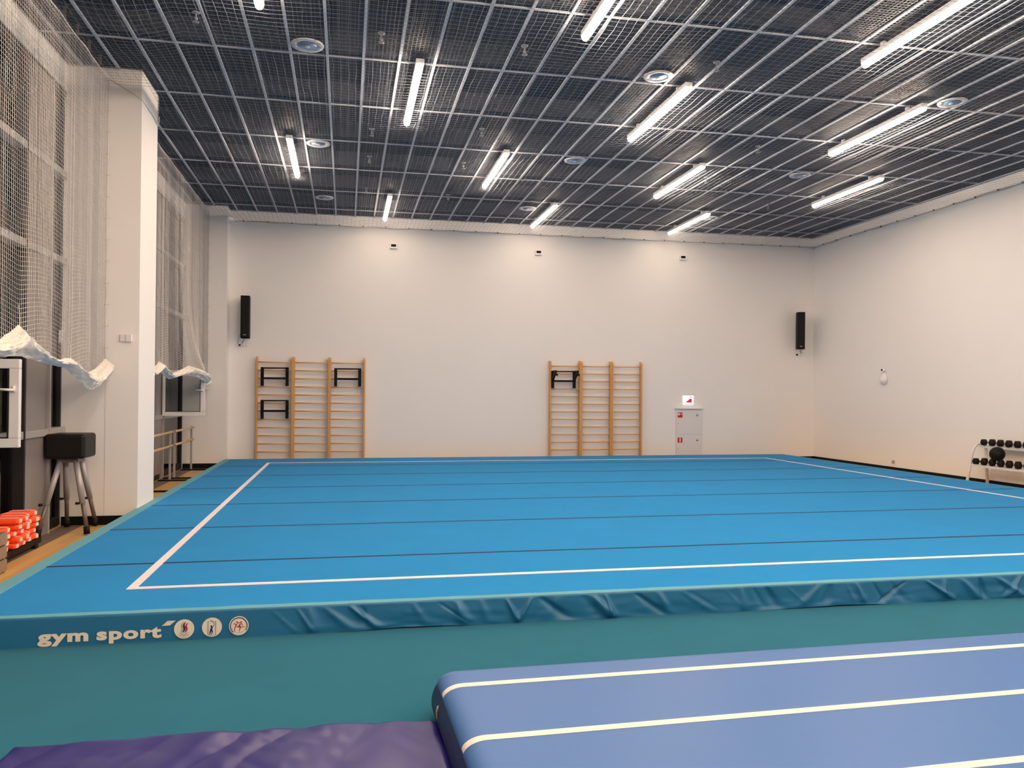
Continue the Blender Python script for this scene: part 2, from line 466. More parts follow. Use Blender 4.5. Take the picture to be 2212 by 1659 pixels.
# border rope with hooks along the walls, over the pilaster and along the window cable
rp = MB()
def hook(b): MB().box(*b).build('wall_hook', M['dsteel'], net, world=True)
def rope(pts, r=.008):
    out = []
    for a, b in zip(pts, pts[1:]):
        a = Vector(a); b = Vector(b); n = max(2, int((b-a).length/.1))
        for i in range(n):
            p = a.lerp(b, i/n); out.append(p+Vector((0, 0, .012*N1(p.x*4, p.y*4, 9)-.02*abs(math.sin(p.x*3.3+p.y*3.3)))))
    out.append(Vector(pts[-1])); rp.tube(out, r, 6)
rope([(PX+.1, YF-.02, ZN), (XR-.02, YF-.02, ZN)])
rope([(XR-.02, YF-.02, ZN), (XR-.02, 5.2, ZN)])
rope([(-3.12, 5.2, ZC-.1), (-3.12, 11.69, ZC-.14), (PX, 11.69, ZC-.36), (PX+.02, 12.6, ZC-.42), (PX+.02, 12.66, ZC-.3)])
rope([(-3.12, 12.7, ZC-.14), (-3.12, 19.83, ZC-.14)])
x = PX+.3
while x < XR: hook((x-.012, YF-.03, ZN-.012, x+.012, YF, ZN+.018)); x += .56
y = 6.0
while y < YF: hook((XR-.03, y-.012, ZN-.012, XR, y+.012, ZN+.018)); y += .6
y = 5.4
while y < 11.6: hook((-3.135, y-.01, ZC-.13, -3.105, y+.01, ZC)); y += .45
rp.build('border_rope', M['net'], net, world=True, smooth=True)
# pilaster: folded edge of the net hanging over its top
def drape(u, v):
    y = 11.695 if u < .45 else 11.695+(u-.45)/.55*.95
    x = -3.12+u/.45*.4 if u < .45 else PX+.012
    d = .08+.26*math.sin(min(1, u/.55)*PI/2)
    return (x+.006*N1(u*20, v*9), y-.008+.005*N1(u*30, v*12, 3) if u < .45 else y, ZC-.01-v*d)
dm = MB()
for j in range(0, 8):
    strand(dm, [drape(i/40, j/7) for i in range(41)], .0022)
for i in range(0, 30):
    strand(dm, [drape(i/29, j/8) for j in range(9)], .0022)
dm.build('folded_edge', M['hem'], net, world=True, fix=False)

def interp(tab, s):
    if s <= tab[0][0]: return tab[0][1]
    for (a, p), (b, q) in zip(tab, tab[1:]):
        if s <= b:
            t = (s-a)/(b-a); return p+(q-p)*(.5*t+.5*t*t*(3-2*t))
    return tab[-1][1]
def garland(ties, sag):
    """upper edge: pulled up at the ties, hanging between them"""
    def f(s):
        if s <= ties[0][0]: return ties[0][1]
        for i, ((a, p), (b, q)) in enumerate(zip(ties, ties[1:])):
            if s <= b:
                t = (s-a)/(b-a); g = sag[i]
                cat = 1-abs(2*t-1)**1.7
                return p+(q-p)*t-g*cat
        return ties[-1][1]
    return f
def curtain(label, y0, y1, ties, sags, low, bulge, r=.0028, cell=.0455):
    zt = ZC-.15
    up = garland(ties, sags)
    lo = lambda s: interp(low, s)
    root = thing('window_net', label, 'net', (-3.12, (y0+y1)/2, 1.9), 0, 'nets hung over the windows')
    def X(s, z):
        k = min(1, max(0, (zt-z)/(zt-2.2)))
        return -3.12 + bulge(s)*k**6 + .008*math.sin(s*4.2+1)*k + .008*N1(s*1.5, z*1.2)
    def tie_arch(s):
        for (a, p), (b, q) in zip(ties, ties[1:]):
            if a <= s <= b: return math.sin((s-a)/(b-a)*PI)
        return 0
    m = MB()
    nz = int((zt-1.9)/cell)
    for j in range(nz):
        z0 = zt-j*cell; run = []; s = y0
        while s <= y1+.001:
            k = min(1, max(0, (zt-z0)/(zt-2.2)))
            z = z0+.11*tie_arch(s)*k*k-.05*k*k
            if z < up(s)-.03: strand(m, run, r); run = []
            else: run.append((X(s, z), s, z))
            s += .07
        strand(m, run, r)
    s = y0
    while s <= y1:
        zb = up(s)-.02; n = 22
        strand(m, [(X(s, zt+(zb-zt)*i/n)+.004*N1(s*9, i*.7), s+.012*N1(s*3, i*.35, 5), zt+(zb-zt)*i/n) for i in range(n+1)], r)
        s += cell
    m.build('netting', M['net'], root, world=True, fix=False)
    g = MB()
    for layer in range(2):
        off = [.05, 0][layer]
        def P(s, t):
            a = up(s); b = lo(s)
            if a-b < .05: b = a-.05
            z = a+(b-a)*t+.016*N1(s*6, t*5, layer*9)
            x = X(s, a)+off*math.sin(PI*min(1, t*1.1))+.05*math.sin(PI*t)+.02*N1(s*11, t*7, layer)
            return (x, s+.012*N1(s*8, t*6, layer+20), z)
        nr = 26
        for j in range(nr+1):
            strand(g, [P(y0+(y1-y0)*i/150, j/nr) for i in range(151)], .0046)
        ns = int((y1-y0)/.017)
        for i in range(ns+1):
            strand(g, [P(y0+(y1-y0)*i/ns, j/10) for j in range(11)], .003)
    g.build('gathered_hem', M['hem'], root, world=True, fix=False)
    # lacing rope at the pilaster
    l = MB(); l.tube([(-3.125+.008*N1(i*.6, 2), y1+.012, up(y1)+(zt-up(y1))*i/30) for i in range(31)], .007, 6)
    for i in range(13):
        z = up(y1)+(zt-up(y1))*(i+.5)/13
        l.tube([(-3.15, y1+.016, z), (-3.09, y1+.008, z+.012)], .006, 5)
    l.build('lacing_rope', M['net'], root, world=True, smooth=True)
    tw = MB()
    for (a, p) in ties[1:-1]:
        tw.tube([(X(a, p)+.01, a, p-.02), (X(a, p+.1)+.006, a+.01, p+.06), (X(a, p+.22), a, p+.20)], .005, 5)
    tw.build('tie_cord', M['net'], root, world=True)
    return root
curtain('white net over the near window, its bottom gathered in swags left of the pilaster', 5.6, 11.66,
        [(5.6,2.25),(7.0,2.40),(8.72,2.41),(10.22,2.15),(11.64,2.20)], [.22,.24,.14,.17],
        [(5.6,2.0),(7.0,2.06),(8.3,2.09),(8.73,2.115),(9.48,2.065),(10.06,2.045),(10.4,1.95),(10.7,1.85),(10.9,1.805),(11.1,1.80),(11.35,1.835),(11.64,1.95)],
        lambda s: .0)
curtain('white net over the far window, hanging behind the pilaster in small swags', 12.72, 19.80,
        [(12.72,2.1),(13.6,2.28),(14.79,2.28),(16.55,2.27),(19.72,2.10)], [.12,.16,.18,.10],
        [(12.72,1.98),(13.6,2.08),(14.2,2.0),(14.79,2.11),(15.6,2.0),(16.55,2.09),(17.3,1.98),(18.6,1.86),(19.72,1.82)],
        lambda s: .36*math.exp(-((s-17.3)/.9)**2), r=.0028)

# ------------------------------------------------------------------ spring floor
CX0, CX1, CY0, CY1 = -2.74, 11.43, 6.19, 19.93
fl = thing('gymnastics_floor', 'large raised bright blue gymnastics floor with white square and teal side skirt', 'gymnastics floor', (4.35, 13, 0))
MB().box(CX0+.04, CY0+.05, .0, CX1-.02, CY1-.02, CT-.022).build('spring_deck', M['foam'], fl, world=True)
seams = [7.98+1.998*k for k in range(6)]
ys = [CY0+.07]+seams+[CY1-.01]
for a, b in zip(ys, ys[1:]):
    MB().box(-2.60, a+.012, CT-.022, CX1-.03, b-.012, CT).build('carpet_strip', M['carpet'], fl, world=True)
for y in seams:
    m = MB(); m.grid(lambda u, v: (-2.60+(CX1-.25+2.6)*u, y-.034+.068*v+.012*N1(u*9, y), CT+.0035*math.sin(PI*v)-.001*(v in (0,1))), 60, 4)
    m.build('seam_tape', M['navy_seam'], fl, world=True)
WX0, WX1, WY0, WY1 = -1.69, 10.33, 6.95, 18.77
lw = .07
for q in [(WX0,WY0,WX1,WY0+lw), (WX0,WY1-lw,WX1,WY1), (WX0,WY0+lw,WX0+lw,WY1-lw), (WX1-lw,WY0+lw,WX1,WY1-lw)]:
    MB().box(q[0], q[1], CT+.001, q[2], q[3], CT+.0055).build('boundary_line', M['whiteline'], fl, world=True)
# side skirt: band on top + vinyl apron falling to the floor
MB().box(CX0, CY0+.0, CT-.02, -2.60, CY1-.01, CT+.003).build('skirt_band', M['skirt_top'], fl, world=True, bevel=.004)
def bandf(u, v):
    x = CX0+(CX1-CX0)*u
    return (x, CY0+.01+v*(.085+.012*N1(x*2.3, 5)+.006*N1(x*9, 2)), CT+.004+.004*math.sin(PI*v)+.002*N1(x*5, v*3))
MB().grid(bandf, 400, 4).build('skirt_band', M['skirt_top'], fl, world=True, smooth=True)
def fold(x, t):
    """pleats running down and sideways from the top edge of the front apron"""
    s = 0
    amp = min(1, max(.10, (x+.75)/.8))
    for i, (cx, sl, wd, a) in enumerate(FOLDS):
        d = x-cx-sl*t
        wdt = wd*(.55+.8*t)
        s += a*math.exp(-(d/wdt)**2)*(math.sin(PI*min(1, t*1.05))**.6 if t > 0 else 0)
    s += .012*N1(x*2.1, t*1.7, 2)*t+.008*N1(x*6, t*4, 8)*t
    return s*amp
rf = random.Random(3); FOLDS = []
xx = -.9
while xx < CX1:
    FOLDS.append((xx, rf.choice((-1, 1, 1))*rf.uniform(.02, .30), rf.uniform(.018, .05), rf.uniform(-.030, .038))); xx += rf.uniform(.07, .20)
def apron(u, v):
    x = CX0+(CX1-CX0)*u
    lift = max(0, .012*math.sin(x*1.9+.6)+.010*N1(x*1.3, 4))*min(1, max(0, (x+.6)/1.0))
    hem = .004+lift
    if v < .12:                                  # rounded top edge
        a = v/.12*PI/2
        return (x, CY0+.012-.012*math.sin(a), CT+.004-.012*(1-math.cos(a)))
    t = (v-.12)/.88
    return (x, CY0-fold(x, t)-.004*t, CT-.008+(hem-CT+.008)*t)
MB().grid(apron, 1500, 22).build('skirt_front', M['skirt'], fl, world=True, smooth=True)
MB().box(CX0, CY0+.012, .0, CX0+.012, CY1-.01, CT-.002).build('skirt_side', M['skirt'], fl, world=True)
MB().box(CX1-.012, CY0+.012, .0, CX1, CY1-.01, CT-.002).build('skirt_side', M['skirt'], fl, world=True)
MB().box(CX1-.03, CY0+.1, CT-.02, CX1, CY1-.01, CT+.002).build('skirt_band', M['skirt_top'], fl, world=True)
MB().box(CX0, CY1-.01, .0, CX1, CY1, CT).build('skirt_back', M['skirt'], fl, world=True)

# lettering and emblems printed on the front skirt
YP = CY0-.010
def text_mesh(txt, name, size, x, z, y, material, parent, sx=1.0, off=.0, tilt=0):
    cu = bpy.data.curves.new(name, 'FONT'); cu.body = txt; cu.size = size; cu.offset = off; cu.extrude = .0015
    cu.resolution_u = 4; cu.space_character = 1.12
    tmp = bpy.data.objects.new(name, cu); COL.objects.link(tmp)
    dg = bpy.context.evaluated_depsgraph_get()
    me = bpy.data.meshes.new_from_object(tmp.evaluated_get(dg)); COL.objects.unlink(tmp); bpy.data.objects.remove(tmp)
    x0 = min(v.co.x for v in me.vertices); x1 = max(v.co.x for v in me.vertices)
    L = Vector((0,0,0)); o = parent
    while o is not None: L += o.location; o = o.parent
    for v in me.vertices:
        X, Y, Z = v.co
        X = (X-x0)/(x1-x0)*sx
        v.co = Vector((x+X, y-Z, z+Y+tilt*X))-L
    me.materials.clear(); me.materials.append(material); me.name = name
    ob = bpy.data.objects.new(name, me); COL.objects.link(ob); ob.parent = parent
    return ob
text_mesh('gym', 'lettering', .112, -2.068, .040, YP, M['cream'], fl, sx=.325, off=.0047, tilt=-.005)
text_mesh('sport', 'lettering', .112, -1.690, .040, YP, M['cream'], fl, sx=.425, off=.0047, tilt=-.005)
MB().prism([(-1.262,.115),(-1.225,.148),(-1.172,.148),(-1.209,.115)], YP-.0015, YP+.0015).build('printed_mark', M['cream'], fl, world=True)
def disc(mb, cx, cz, r, y0, y1, n=40): mb.prism([(cx+r*math.cos(2*PI*i/n), cz+r*math.sin(2*PI*i/n)) for i in range(n)], y0, y1)
def ribbon(mb, pts, w, y0, y1):
    """flat printed stroke, width w (number or list)"""
    n = len(pts); ws = w if isinstance(w, (list, tuple)) else [w]*n
    L = []; R = []
    for i in range(n):
        a = Vector(pts[max(0, i-1)]); b = Vector(pts[min(n-1, i+1)]); d = (b-a).normalized(); nn = Vector((-d.y, d.x))*ws[i]/2
        p = Vector(pts[i]); L.append(p+nn); R.append(p-nn)
    for i in range(n-1):
        mb.prism([tuple(L[i]), tuple(L[i+1]), tuple(R[i+1]), tuple(R[i])], y0, y1)
def ringf(mb, cx, cz, r, w, y0, y1, a0=0, a1=2*PI, n=32):
    ribbon(mb, [(cx+r*math.cos(a0+(a1-a0)*i/n), cz+r*math.sin(a0+(a1-a0)*i/n)) for i in range(n+1)], w, y0, y1)
YA, YB2 = YP-.0015, YP-.003
for k, (bx, bz) in enumerate([(-1.113,.086), (-.925,.089), (-.741,.090)]):
    b = MB(); disc(b, bx, bz, .068, YP-.0015, YP+.002)
    bd = b.build('printed_emblem', M['cream'], fl, world=True)
    if k == 0:
        for i, (mm, dx) in enumerate([('print_grey', -.015), ('print_blue', .0), ('print_red', .016)]):
            s = MB(); pts = []; ws = []
            for j in range(15):
                t = j/14
                pts.append((bx+dx*.95-.010+.020*t+.007*math.sin(t*2*PI), bz-.022+.070*t-(.008 if i == 2 else 0)*t)); ws.append(.0125*math.sin(PI*(.10+.84*t))**.7+.001)
            ribbon(s, pts, ws, YB2, YA); s.build('printed_flame', M[mm], bd, world=True)
        s = MB()
        for j, (dx, dz) in enumerate([(-.024,0),(0,0),(.024,0),(-.012,-.010),(.012,-.010)]):
            ringf(s, bx+dx, bz-.036+dz, .0105, .0026, YB2, YA, n=18)
        s.build('printed_rings', M['print_grey'], bd, world=True)
    elif k == 1:
        s = MB(); ribbon(s, [(bx-.026,bz-.055),(bx-.026,bz+.042),(bx+.026,bz+.042),(bx+.026,bz-.055),(bx-.026,bz-.055)], .003, YB2, YA)
        s.build('printed_frame', M['print_dark'], bd, world=True)
        s = MB()
        ribbon(s, [(bx-.016,bz-.05),(bx-.010,bz-.03),(bx-.004,bz-.012),(bx+.002,bz+.003)], [.006,.011,.014,.008], YB2, YA)
        ribbon(s, [(bx-.006,bz-.052),(bx+.004,bz-.034),(bx-.002,bz-.016)], [.004,.008,.010], YB2, YA)
        ribbon(s, [(bx+.001,bz-.004),(bx+.014,bz+.012),(bx+.016,bz+.026),(bx+.004,bz+.040),(bx-.010,bz+.056)], [.005,.004,.003,.0025,.002], YB2, YA)
        disc(s, bx-.004, bz+.007, .0065, YB2, YA, 14)
        s.build('printed_figure', M['print_blue'], bd, world=True)
    else:
        s = MB(); ringf(s, bx, bz, .058, .006, YB2, YA, -.6, PI+.9); s.build('printed_ring', M['print_blue'], bd, world=True)
        s = MB(); ringf(s, bx, bz, .049, .0025, YB2, YA, PI*.95, 2*PI+.4); s.build('printed_ring', M['print_grey'], bd, world=True)
        s = MB()
        ribbon(s, [(bx-.028,bz-.038),(bx-.026,bz-.012),(bx-.018,bz+.006),(bx-.030,bz+.020),(bx-.038,bz+.012)], [.004,.007,.008,.005,.003], YB2, YA)
        ribbon(s, [(bx-.018,bz+.004),(bx-.006,bz+.020),(bx+.010,bz+.024)], .005, YB2, YA)
        ribbon(s, [(bx+.004,bz-.040),(bx+.010,bz-.014),(bx+.004,bz+.006),(bx+.014,bz+.014)], [.004,.007,.009,.006], YB2, YA)
        ribbon(s, [(bx+.004,bz+.000),(bx-.014,bz-.006),(bx+.026,bz-.010),(bx+.040,bz-.006)], .005, YB2, YA)
        ribbon(s, [(bx+.012,bz+.012),(bx+.022,bz+.016),(bx+.026,bz-.002)], .004, YB2, YA)
        disc(s, bx-.012, bz+.028, .006, YB2, YA, 12); disc(s, bx+.016, bz+.026, .006, YB2, YA, 12)
        s.build('printed_figure', M['print_red'], bd, world=True)

# ------------------------------------------------------------------ teal carpet in front
tc = MB()
def tcf(u, v):
    x = -3.2+15.6*u; y = -1.5+(CY0+.04+1.5)*v
    return (x, y, .006+.0015*N1(x*1.3, y*1.3))
tc.grid(tcf, 60, 30); tc.box(-3.2, -1.5, 0, 12.4, CY0+.04, .004)
tag(tc.build('carpet', M['teal'], smooth=False), 'teal carpet lying on the floor in front of the raised blue floor', 'carpet')

# ------------------------------------------------------------------ inflatable tumbling track
TR = thing('inflatable_tumbling_track', 'blue inflatable tumbling track with white lines and navy sides', 'tumbling track', (.50, 4.53, .0075), math.radians(.9))
TL, TW, TH = 11.0, 2.4, .25
RC, EDG, DRP = .10, .11, .060
def outline(d, n=10):
    """rounded rectangle inset by d; local x 0..TL, y 0..-TW"""
    r = max(.01, RC-d*.6); pts = []
    for cx, cy, a0 in [(d+r, -d-r, PI/2), (d+r, -TW+d+r, PI), (TL-d-r, -TW+d+r, 1.5*PI), (TL-d-r, -d-r, 0)]:
        for i in range(n+1):
            a = a0+PI/2*i/n; pts.append((cx+r*math.cos(a), cy+r*math.sin(a)))
    return pts
def zt(d):
    if d >= EDG: return TH
    q = 1-d/EDG; return TH-DRP*(1-math.sqrt(max(0, 1-q*q)))
tp = MB(); ringsd = [0,.002,.006,.012,.02,.03,.042,.056,.072,.09,.11]
vs = []; 
for d in ringsd:
    vs += [(x, y, zt(d)) for x, y in outline(d)]
n = len(outline(0)); fs = []
for i in range(len(ringsd)-1):
    for k in range(n):
        l = (k+1) % n; fs.append((i*n+k, i*n+l, (i+1)*n+l, (i+1)*n+k))
fs.append(tuple((len(ringsd)-1)*n+k for k in range(n)))
tp.add(vs, fs); tp.build('top_surface', M['track'], TR, smooth=True)
sd = MB(); vs = []; fs = []; hs = 10
for j in range(hs+1):
    t = j/hs; z = (TH-DRP)*(1-t); bul = -.030*math.sin(PI*t)**.8-.0
    vs += [(x, y, z) for x, y in outline(bul)]
for j in range(hs):
    for k in range(n):
        l = (k+1) % n; fs.append((j*n+k, j*n+l, (j+1)*n+l, (j+1)*n+k))
sd.add(vs, fs); sd.build('side_wall', M['track_side'], TR, smooth=True)
for yl in (-.300, -.960, -1.62, -2.1):
    s = MB()
    xs = [.001,.004,.008,.014,.022,.032,.044,.058,.074,.09,.11,.13,TL-.13]
    vs = []; 
    for x in xs: vs += [(x, yl+.027, zt(x)+.0012), (x, yl-.027, zt(x)+.0012)]
    s.add(vs, [(2*i, 2*i+1, 2*i+3, 2*i+2) for i in range(len(xs)-1)])
    s.build('white_line', M['track_line'], TR, smooth=True)
v = MB(); v.tube([(-.026, -.33, .165), (-.034, -.335, .135), (-.034, -.34, .11), (-.026, -.34, .09)], .005, 6); v.build('strap_hook', M['crate'], TR, smooth=True)

# ------------------------------------------------------------------ purple mat
PM = MB()
def pmz(x, y):
    z = .078+.014*N1(x*1.6+y*1.1, y*.9, 1)+.030*abs(N1(x*2.6-y*1.3, y*1.1, 6))+.012*abs(N1(x*5+y*2, y*2.2, 2))
    return z
PX0, PX1, PY0, PY1 = -1.55, .478, 2.3, 4.30
def rot(x, y):
    a = math.radians(-1.6); cx, cy = -1.55, 4.33; dx, dy = x-PX0, y-PY1
    return cx+dx*math.cos(a)-dy*math.sin(a), cy+dx*math.sin(a)+dy*math.cos(a)
def pmf(u, v):
    x = PX0+(PX1-PX0)*u; y = PY0+(PY1-PY0)*v
    e = min(u*(PX1-PX0), (1-u)*(PX1-PX0), v*(PY1-PY0), (1-v)*(PY1-PY0))
    z = pmz(x, y)-.018*max(0, 1-e/.03)**2
    X, Y = rot(x, y); return (X+u*.040*(PY1-y), Y, z)
PM.grid(pmf, 150, 130)
def side(fn, nn):
    PM.grid(lambda u, v: (lambda p: (p[0], p[1], .008+(p[2]-.008)*v))(fn(u)), nn, 3)
side(lambda u: pmf(u, 1), 150); side(lambda u: pmf(0, u), 130); side(lambda u: pmf(1, u), 130); side(lambda u: pmf(u, 0), 150)
tag(PM.build('landing_mat', M['purple'], smooth=False), 'creased purple vinyl mat beside the blue tumbling track', 'mat')
bpy.data.objects['landing_mat'].data.polygons.foreach_set('use_smooth', [i < 150*130 for i in range(len(bpy.data.objects['landing_mat'].data.polygons))])

# ------------------------------------------------------------------ wall bars
RZ = [.157+.194*k for k in range(13)]
def make_bars(loc, wd, label):
    t = thing('wall_bars', label, 'wall bars', loc, 0, 'wall bars on the far wall')
    for sx in (-1, 1):
        p = MB(); x = sx*(wd/2-.022)
        p.prism([(-.045,0),(.085,0),(.085,2.62),(.0,2.62),(-.045,2.56)], x-.02, x+.02, 'YZ')
        p.build('upright', M['wood'], t, bevel=.004)
    for z in RZ:
        r = MB(); r.tube([(-wd/2+.03, 0, z), (wd/2-.03, 0, z)], .0165, 10); r.build('rung', M['rung'], t, smooth=True)
    for z in (.26, 1.03, 1.80, 2.545):
        for sx in (-1, 1):
            b = MB(); x = sx*(wd/2-.045); b.box(x-sx*.0, .10, z-.006, x-sx*.085, .105, z+.006); b.box(x, .0, z-.006, x-sx*.006, .105, z+.006)
            b.build('wall_bracket', M['white_metal'], t)
    return t
YWB = YF-.12
bars0 = make_bars((-1.66, YWB, 0), .858, 'wooden wall bars section nearest the left speaker, with two black frames on it')
dup(bars0, (-.808, YWB, 0), 'empty middle section of the left group of wooden wall bars')
dup(bars0, (.036, YWB, 0), 'wooden wall bars, right section of the left group, with one black frame')
bars1 = make_bars((5.50, YWB, 0), .83, 'wooden wall bars, left section of the right group, with hooked black frame')
dup(bars1, (6.327, YWB, 0), 'empty middle section of the right group of wooden wall bars')
dup(bars1, (7.157, YWB, 0), 'wooden wall bars section nearest the fire cabinet, empty')
def make_frame(loc, label, arm):
    """black steel attachment hung on a rung; origin at the rung it hangs on"""
    t = thing('pull_up_frame', label, 'wall bar attachment', loc, 0, 'black frames hung on the wall bars')
    for sx in (-1, 1):
        x = sx*.285
        p = MB(); p.box(x-.036, -.085, -.37, x+.036, -.025, .07)
        p.build('side_plate', M['black'], t, bevel=.003)
        h = MB(); h.box(x-.02, -.03, .017, x+.02, .028, .028); h.box(x-.02, .019, -.012, x+.02, .028, .028); h.box(x-.02, -.04, -.235, x+.02, -.018, -.16)
        h.build('rung_hook', M['black'], t)
        if arm > .1:
            a = MB(); a.beam((x, -.07, -.17), (x, -arm+.03, .045), .045, .055); a.beam((x, -.06, .058), (x, -arm, .058), .045, .03)
            a.build('support_arm', M['black'], t)
            k = MB(); k.tube([(x, -arm+.02, .05), (x, -arm-.01, -.02), (x, -arm-.03, -.05), (x, -arm-.10, -.058), (x, -arm-.13, -.02)], .017, 8)
            k.build('end_hook', M['black'], t, smooth=True)
    b = MB(); b.tube([(-.285, -.05, .052), (.285, -.05, .055)], .017, 8); b.build('top_bar', M['black'], t, smooth=True)
    b = MB(); b.box(-.27, -.075, -.215, .27, -.03, -.165); b.build('cross_bar', M['black'], t, bevel=.004)
    return t
make_frame((-1.655, YWB, RZ[11]), 'black metal frame hung high on the bars nearest the left speaker', .12)
make_frame((-1.650, YWB, RZ[7]), 'lower of the two black metal frames on the leftmost wall bars', .12)
make_frame((.045, YWB, RZ[11]), 'plain black metal frame high on the right section of the left wall bars', .05)
make_frame((5.44, YWB, RZ[11]), 'black metal frame with forward hooks on the right group of wall bars', .40)

# ------------------------------------------------------------------ speakers
def speaker(loc, rz, tilt, label, sx):
    t = thing('column_speaker', label, 'speaker', loc, rz)
    t.rotation_euler = (tilt, 0, rz)
    MB().box(-.10, -.12, 0, .10, .12, 1.0).build('cabinet', M['blackbox'], t, bevel=.012)
    MB().box(-.092, -.128, .03, .092, -.118, .97).build('grille', M['rubber'], t, bevel=.004)
    MB().box(-.03, -.131, .07, .03, -.128, .085).build('badge', M['chrome'], t)
    b = MB(); b.box(-.04, .12, .45, .04, .20, .55); b.box(-.02, .18, .40, .02, .235, .6); b.build('wall_bracket', M['black'], t)
    c = MB(); c.tube([(sx*.03, .08, .01), (sx*.06, .12, -.06), (sx*.10, .16, -.11)], .006, 6)
    c.tube([(sx*.05, .10, .25), (sx*.16, .15, .05), (sx*.19, .18, -.12)], .004, 6); c.build('cable', M['black'], t, smooth=True)
    return t
speaker((-2.325, 20.04, 3.03), 0, 0, 'tall black speaker on the far wall above the left wall bars', -1)
speaker((12.03, 20.04, 3.02), math.radians(-20), math.radians(2), 'tall black speaker in the right corner of the room', .4)
def socket(loc, label):
    t = thing('wall_socket', label, 'socket', loc, 0, 'sockets below the speakers')
    MB().box(-.12, -.012, -.04, .12, 0, .04).build('plate', M['white_plastic'], t, bevel=.004)
    for x in (-.075, .0, .075):
        MB().lathe([(.028, 0), (.028, -.014), (.02, -.016)], c=(x, -.005, 0), axis='Y', n=16).build('outlet', M['white_plastic'], t, smooth=True)
    p = MB(); p.lathe([(.022, 0), (.022, -.05), (.012, -.06)], c=(-.075, -.012, 0), axis='Y', n=12); p.build('plug', M['black'], t, smooth=True)
    return t
s0 = socket((-2.40, YF, 2.885), 'white wall socket strip under the left speaker')
dup(s0, (12.14, YF, 2.885), 'white wall socket strip under the right speaker')

# white wall units with a dark window, high on the far wall
u0 = None
for x, z, lab in [(1.125, 5.385, 'small white wall box with dark window, left of three on the far wall'),
                  (4.80, 5.375, 'small white wall box with dark window, middle of three on the far wall'),
                  (8.735, 5.40, 'small white wall box with dark window, right of three on the far wall')]:
    if u0 is None:
        u0 = thing('wall_box', lab, 'wall box', (x, YF, z), 0, 'white boxes high on the far wall')
        MB().box(-.09, -.06, -.055, .09, 0, .06).build('housing', M['white_plastic'], u0, bevel=.008)
        MB().box(-.06, -.064, -.012, .06, -.058, .05).build('dark_window', M['black'], u0)
    else: dup(u0, (x, YF, z), lab)

# ------------------------------------------------------------------ fire point
M['sign_glow'] = emit('backlit_sign_panel', (1, .95, .95, 1), 1.1)
M['sign_red_glow'] = emit('backlit_sign_red', (.75, .01, .05, 1), .6)
M['sign_red_glow'].node_tree.nodes['Principled BSDF'].inputs['Base Color'].default_value = (.35, .005, .02, 1)
sg = thing('fire_hose_sign', 'backlit white and red sign on the far wall above the fire cabinet', 'sign', (8.915, YF, 1.52))
MB().box(-.14, -.05, .235, .14, 0, .27).build('housing', M['white_metal'], sg, bevel=.004)
MB().box(-.135, -.03, 0, .135, -.008, .235).build('lit_panel', M['sign_glow'], sg)
m = MB(); m.prism([(-.065,.045),(.090,.045),(.090,.205),(.030,.205),(.030,.145),(.0,.125),(-.02,.095),(-.065,.085)], -.030, -.033); m.build('symbol', M['sign_red_glow'], sg)
m = MB(); m.lathe([(.022,0),(.022,-.002)], c=(.06,-.0315,.165), axis='Y', n=16); m.build('symbol_dot', M['sign_glow'], sg)
fc = thing('fire_cabinet', 'white fire cabinet with two doors and red stickers on the far wall', 'fire cabinet', (8.92, YF, .1))
MB().box(-.36, -.05, 0, .36, 0, 1.29).build('cabinet_body', M['white_metal'], fc, bevel=.004)
MB().box(-.385, -.10, 1.29, .385, 0, 1.325).build('top_shelf', M['white_metal'], fc, bevel=.004)
for z0, z1, kind in [(.62, 1.27, 0), (.02, .605, 1)]:
    d = MB().box(-.345, -.062, z0, .345, -.05, z1).build('cabinet_door', M['white_metal'], fc, bevel=.003)
    MB().box(-.325, -.065, z1-.20, -.19, -.062, z1-.065).build('red_sticker', M['signred'], d)
    st = MB()
    if kind == 0:
        st.box(-.315, -.067, z1-.14, -.262, -.065, z1-.085); st.box(-.232, -.067, z1-.125, -.205, -.065, z1-.095); st.box(-.325, -.067, z1-.225, -.19, -.065, z1-.205)
    else: st.box(-.272, -.067, z1-.185, -.240, -.065, z1-.08)
    st.build('sticker_symbol', M['cream'], d)
    MB().lathe([(.03,0),(.03,-.012),(.02,-.016)], c=(.225,-.062,z1-.13), axis='Y', n=20).build('round_lock', M['chrome'], d, smooth=True)
    MB().lathe([(.01,0),(.01,-.006)], c=(-.31,-.062,z1-.36), axis='Y', n=10).build('rivet', M['dsteel'], d)
# switches on the pilaster
sw = thing('light_switch', 'pair of white switch boxes on the near face of the left pilaster', 'switch', (-2.88, 11.71, 2.485))
MB().box(-.075, -.028, -.05, -.003, 0, .05).build('switch_box', M['white_plastic'], sw, bevel=.006)
MB().box(.0, -.045, -.05, .075, 0, .05).build('switch_box', M['white_plastic'], sw, bevel=.006)
# white teardrop unit on the right wall
tw = thing('wall_dispenser', 'white rounded wall unit with small dark eye on the right wall', 'wall unit', (XR, 17.26, 2.04))
prof = []
for i in range(13):
    t = i/12; prof.append((.0005+.155*math.sin(PI*min(1, t*1.02))**.55*(1-.55*t) if 0 < i < 12 else .0005, .30*t))
m = MB(); m.lathe(prof, n=24)
m.v = [(-abs(x)*1.1 if x < 0 else 0, y, z) for x, y, z in m.v]
m.build('shell', M['white_plastic'], tw, smooth=True)
MB().lathe([(.045,0),(.045,-.05),(.03,-.065)], c=(0,0,.35), axis='X', n=20).build('sensor_mount', M['white_plastic'], tw, smooth=True)
MB().lathe([(.022,-.02),(.022,-.08),(.01,-.085)], c=(0,.02,.355), axis='X', n=14).build('dark_eye', M['black'], tw, smooth=True)
fl_o = thing('wall_outlet', 'tiny white outlet low on the right wall above the black baseboard', 'outlet', (XR, 16.95, .22))
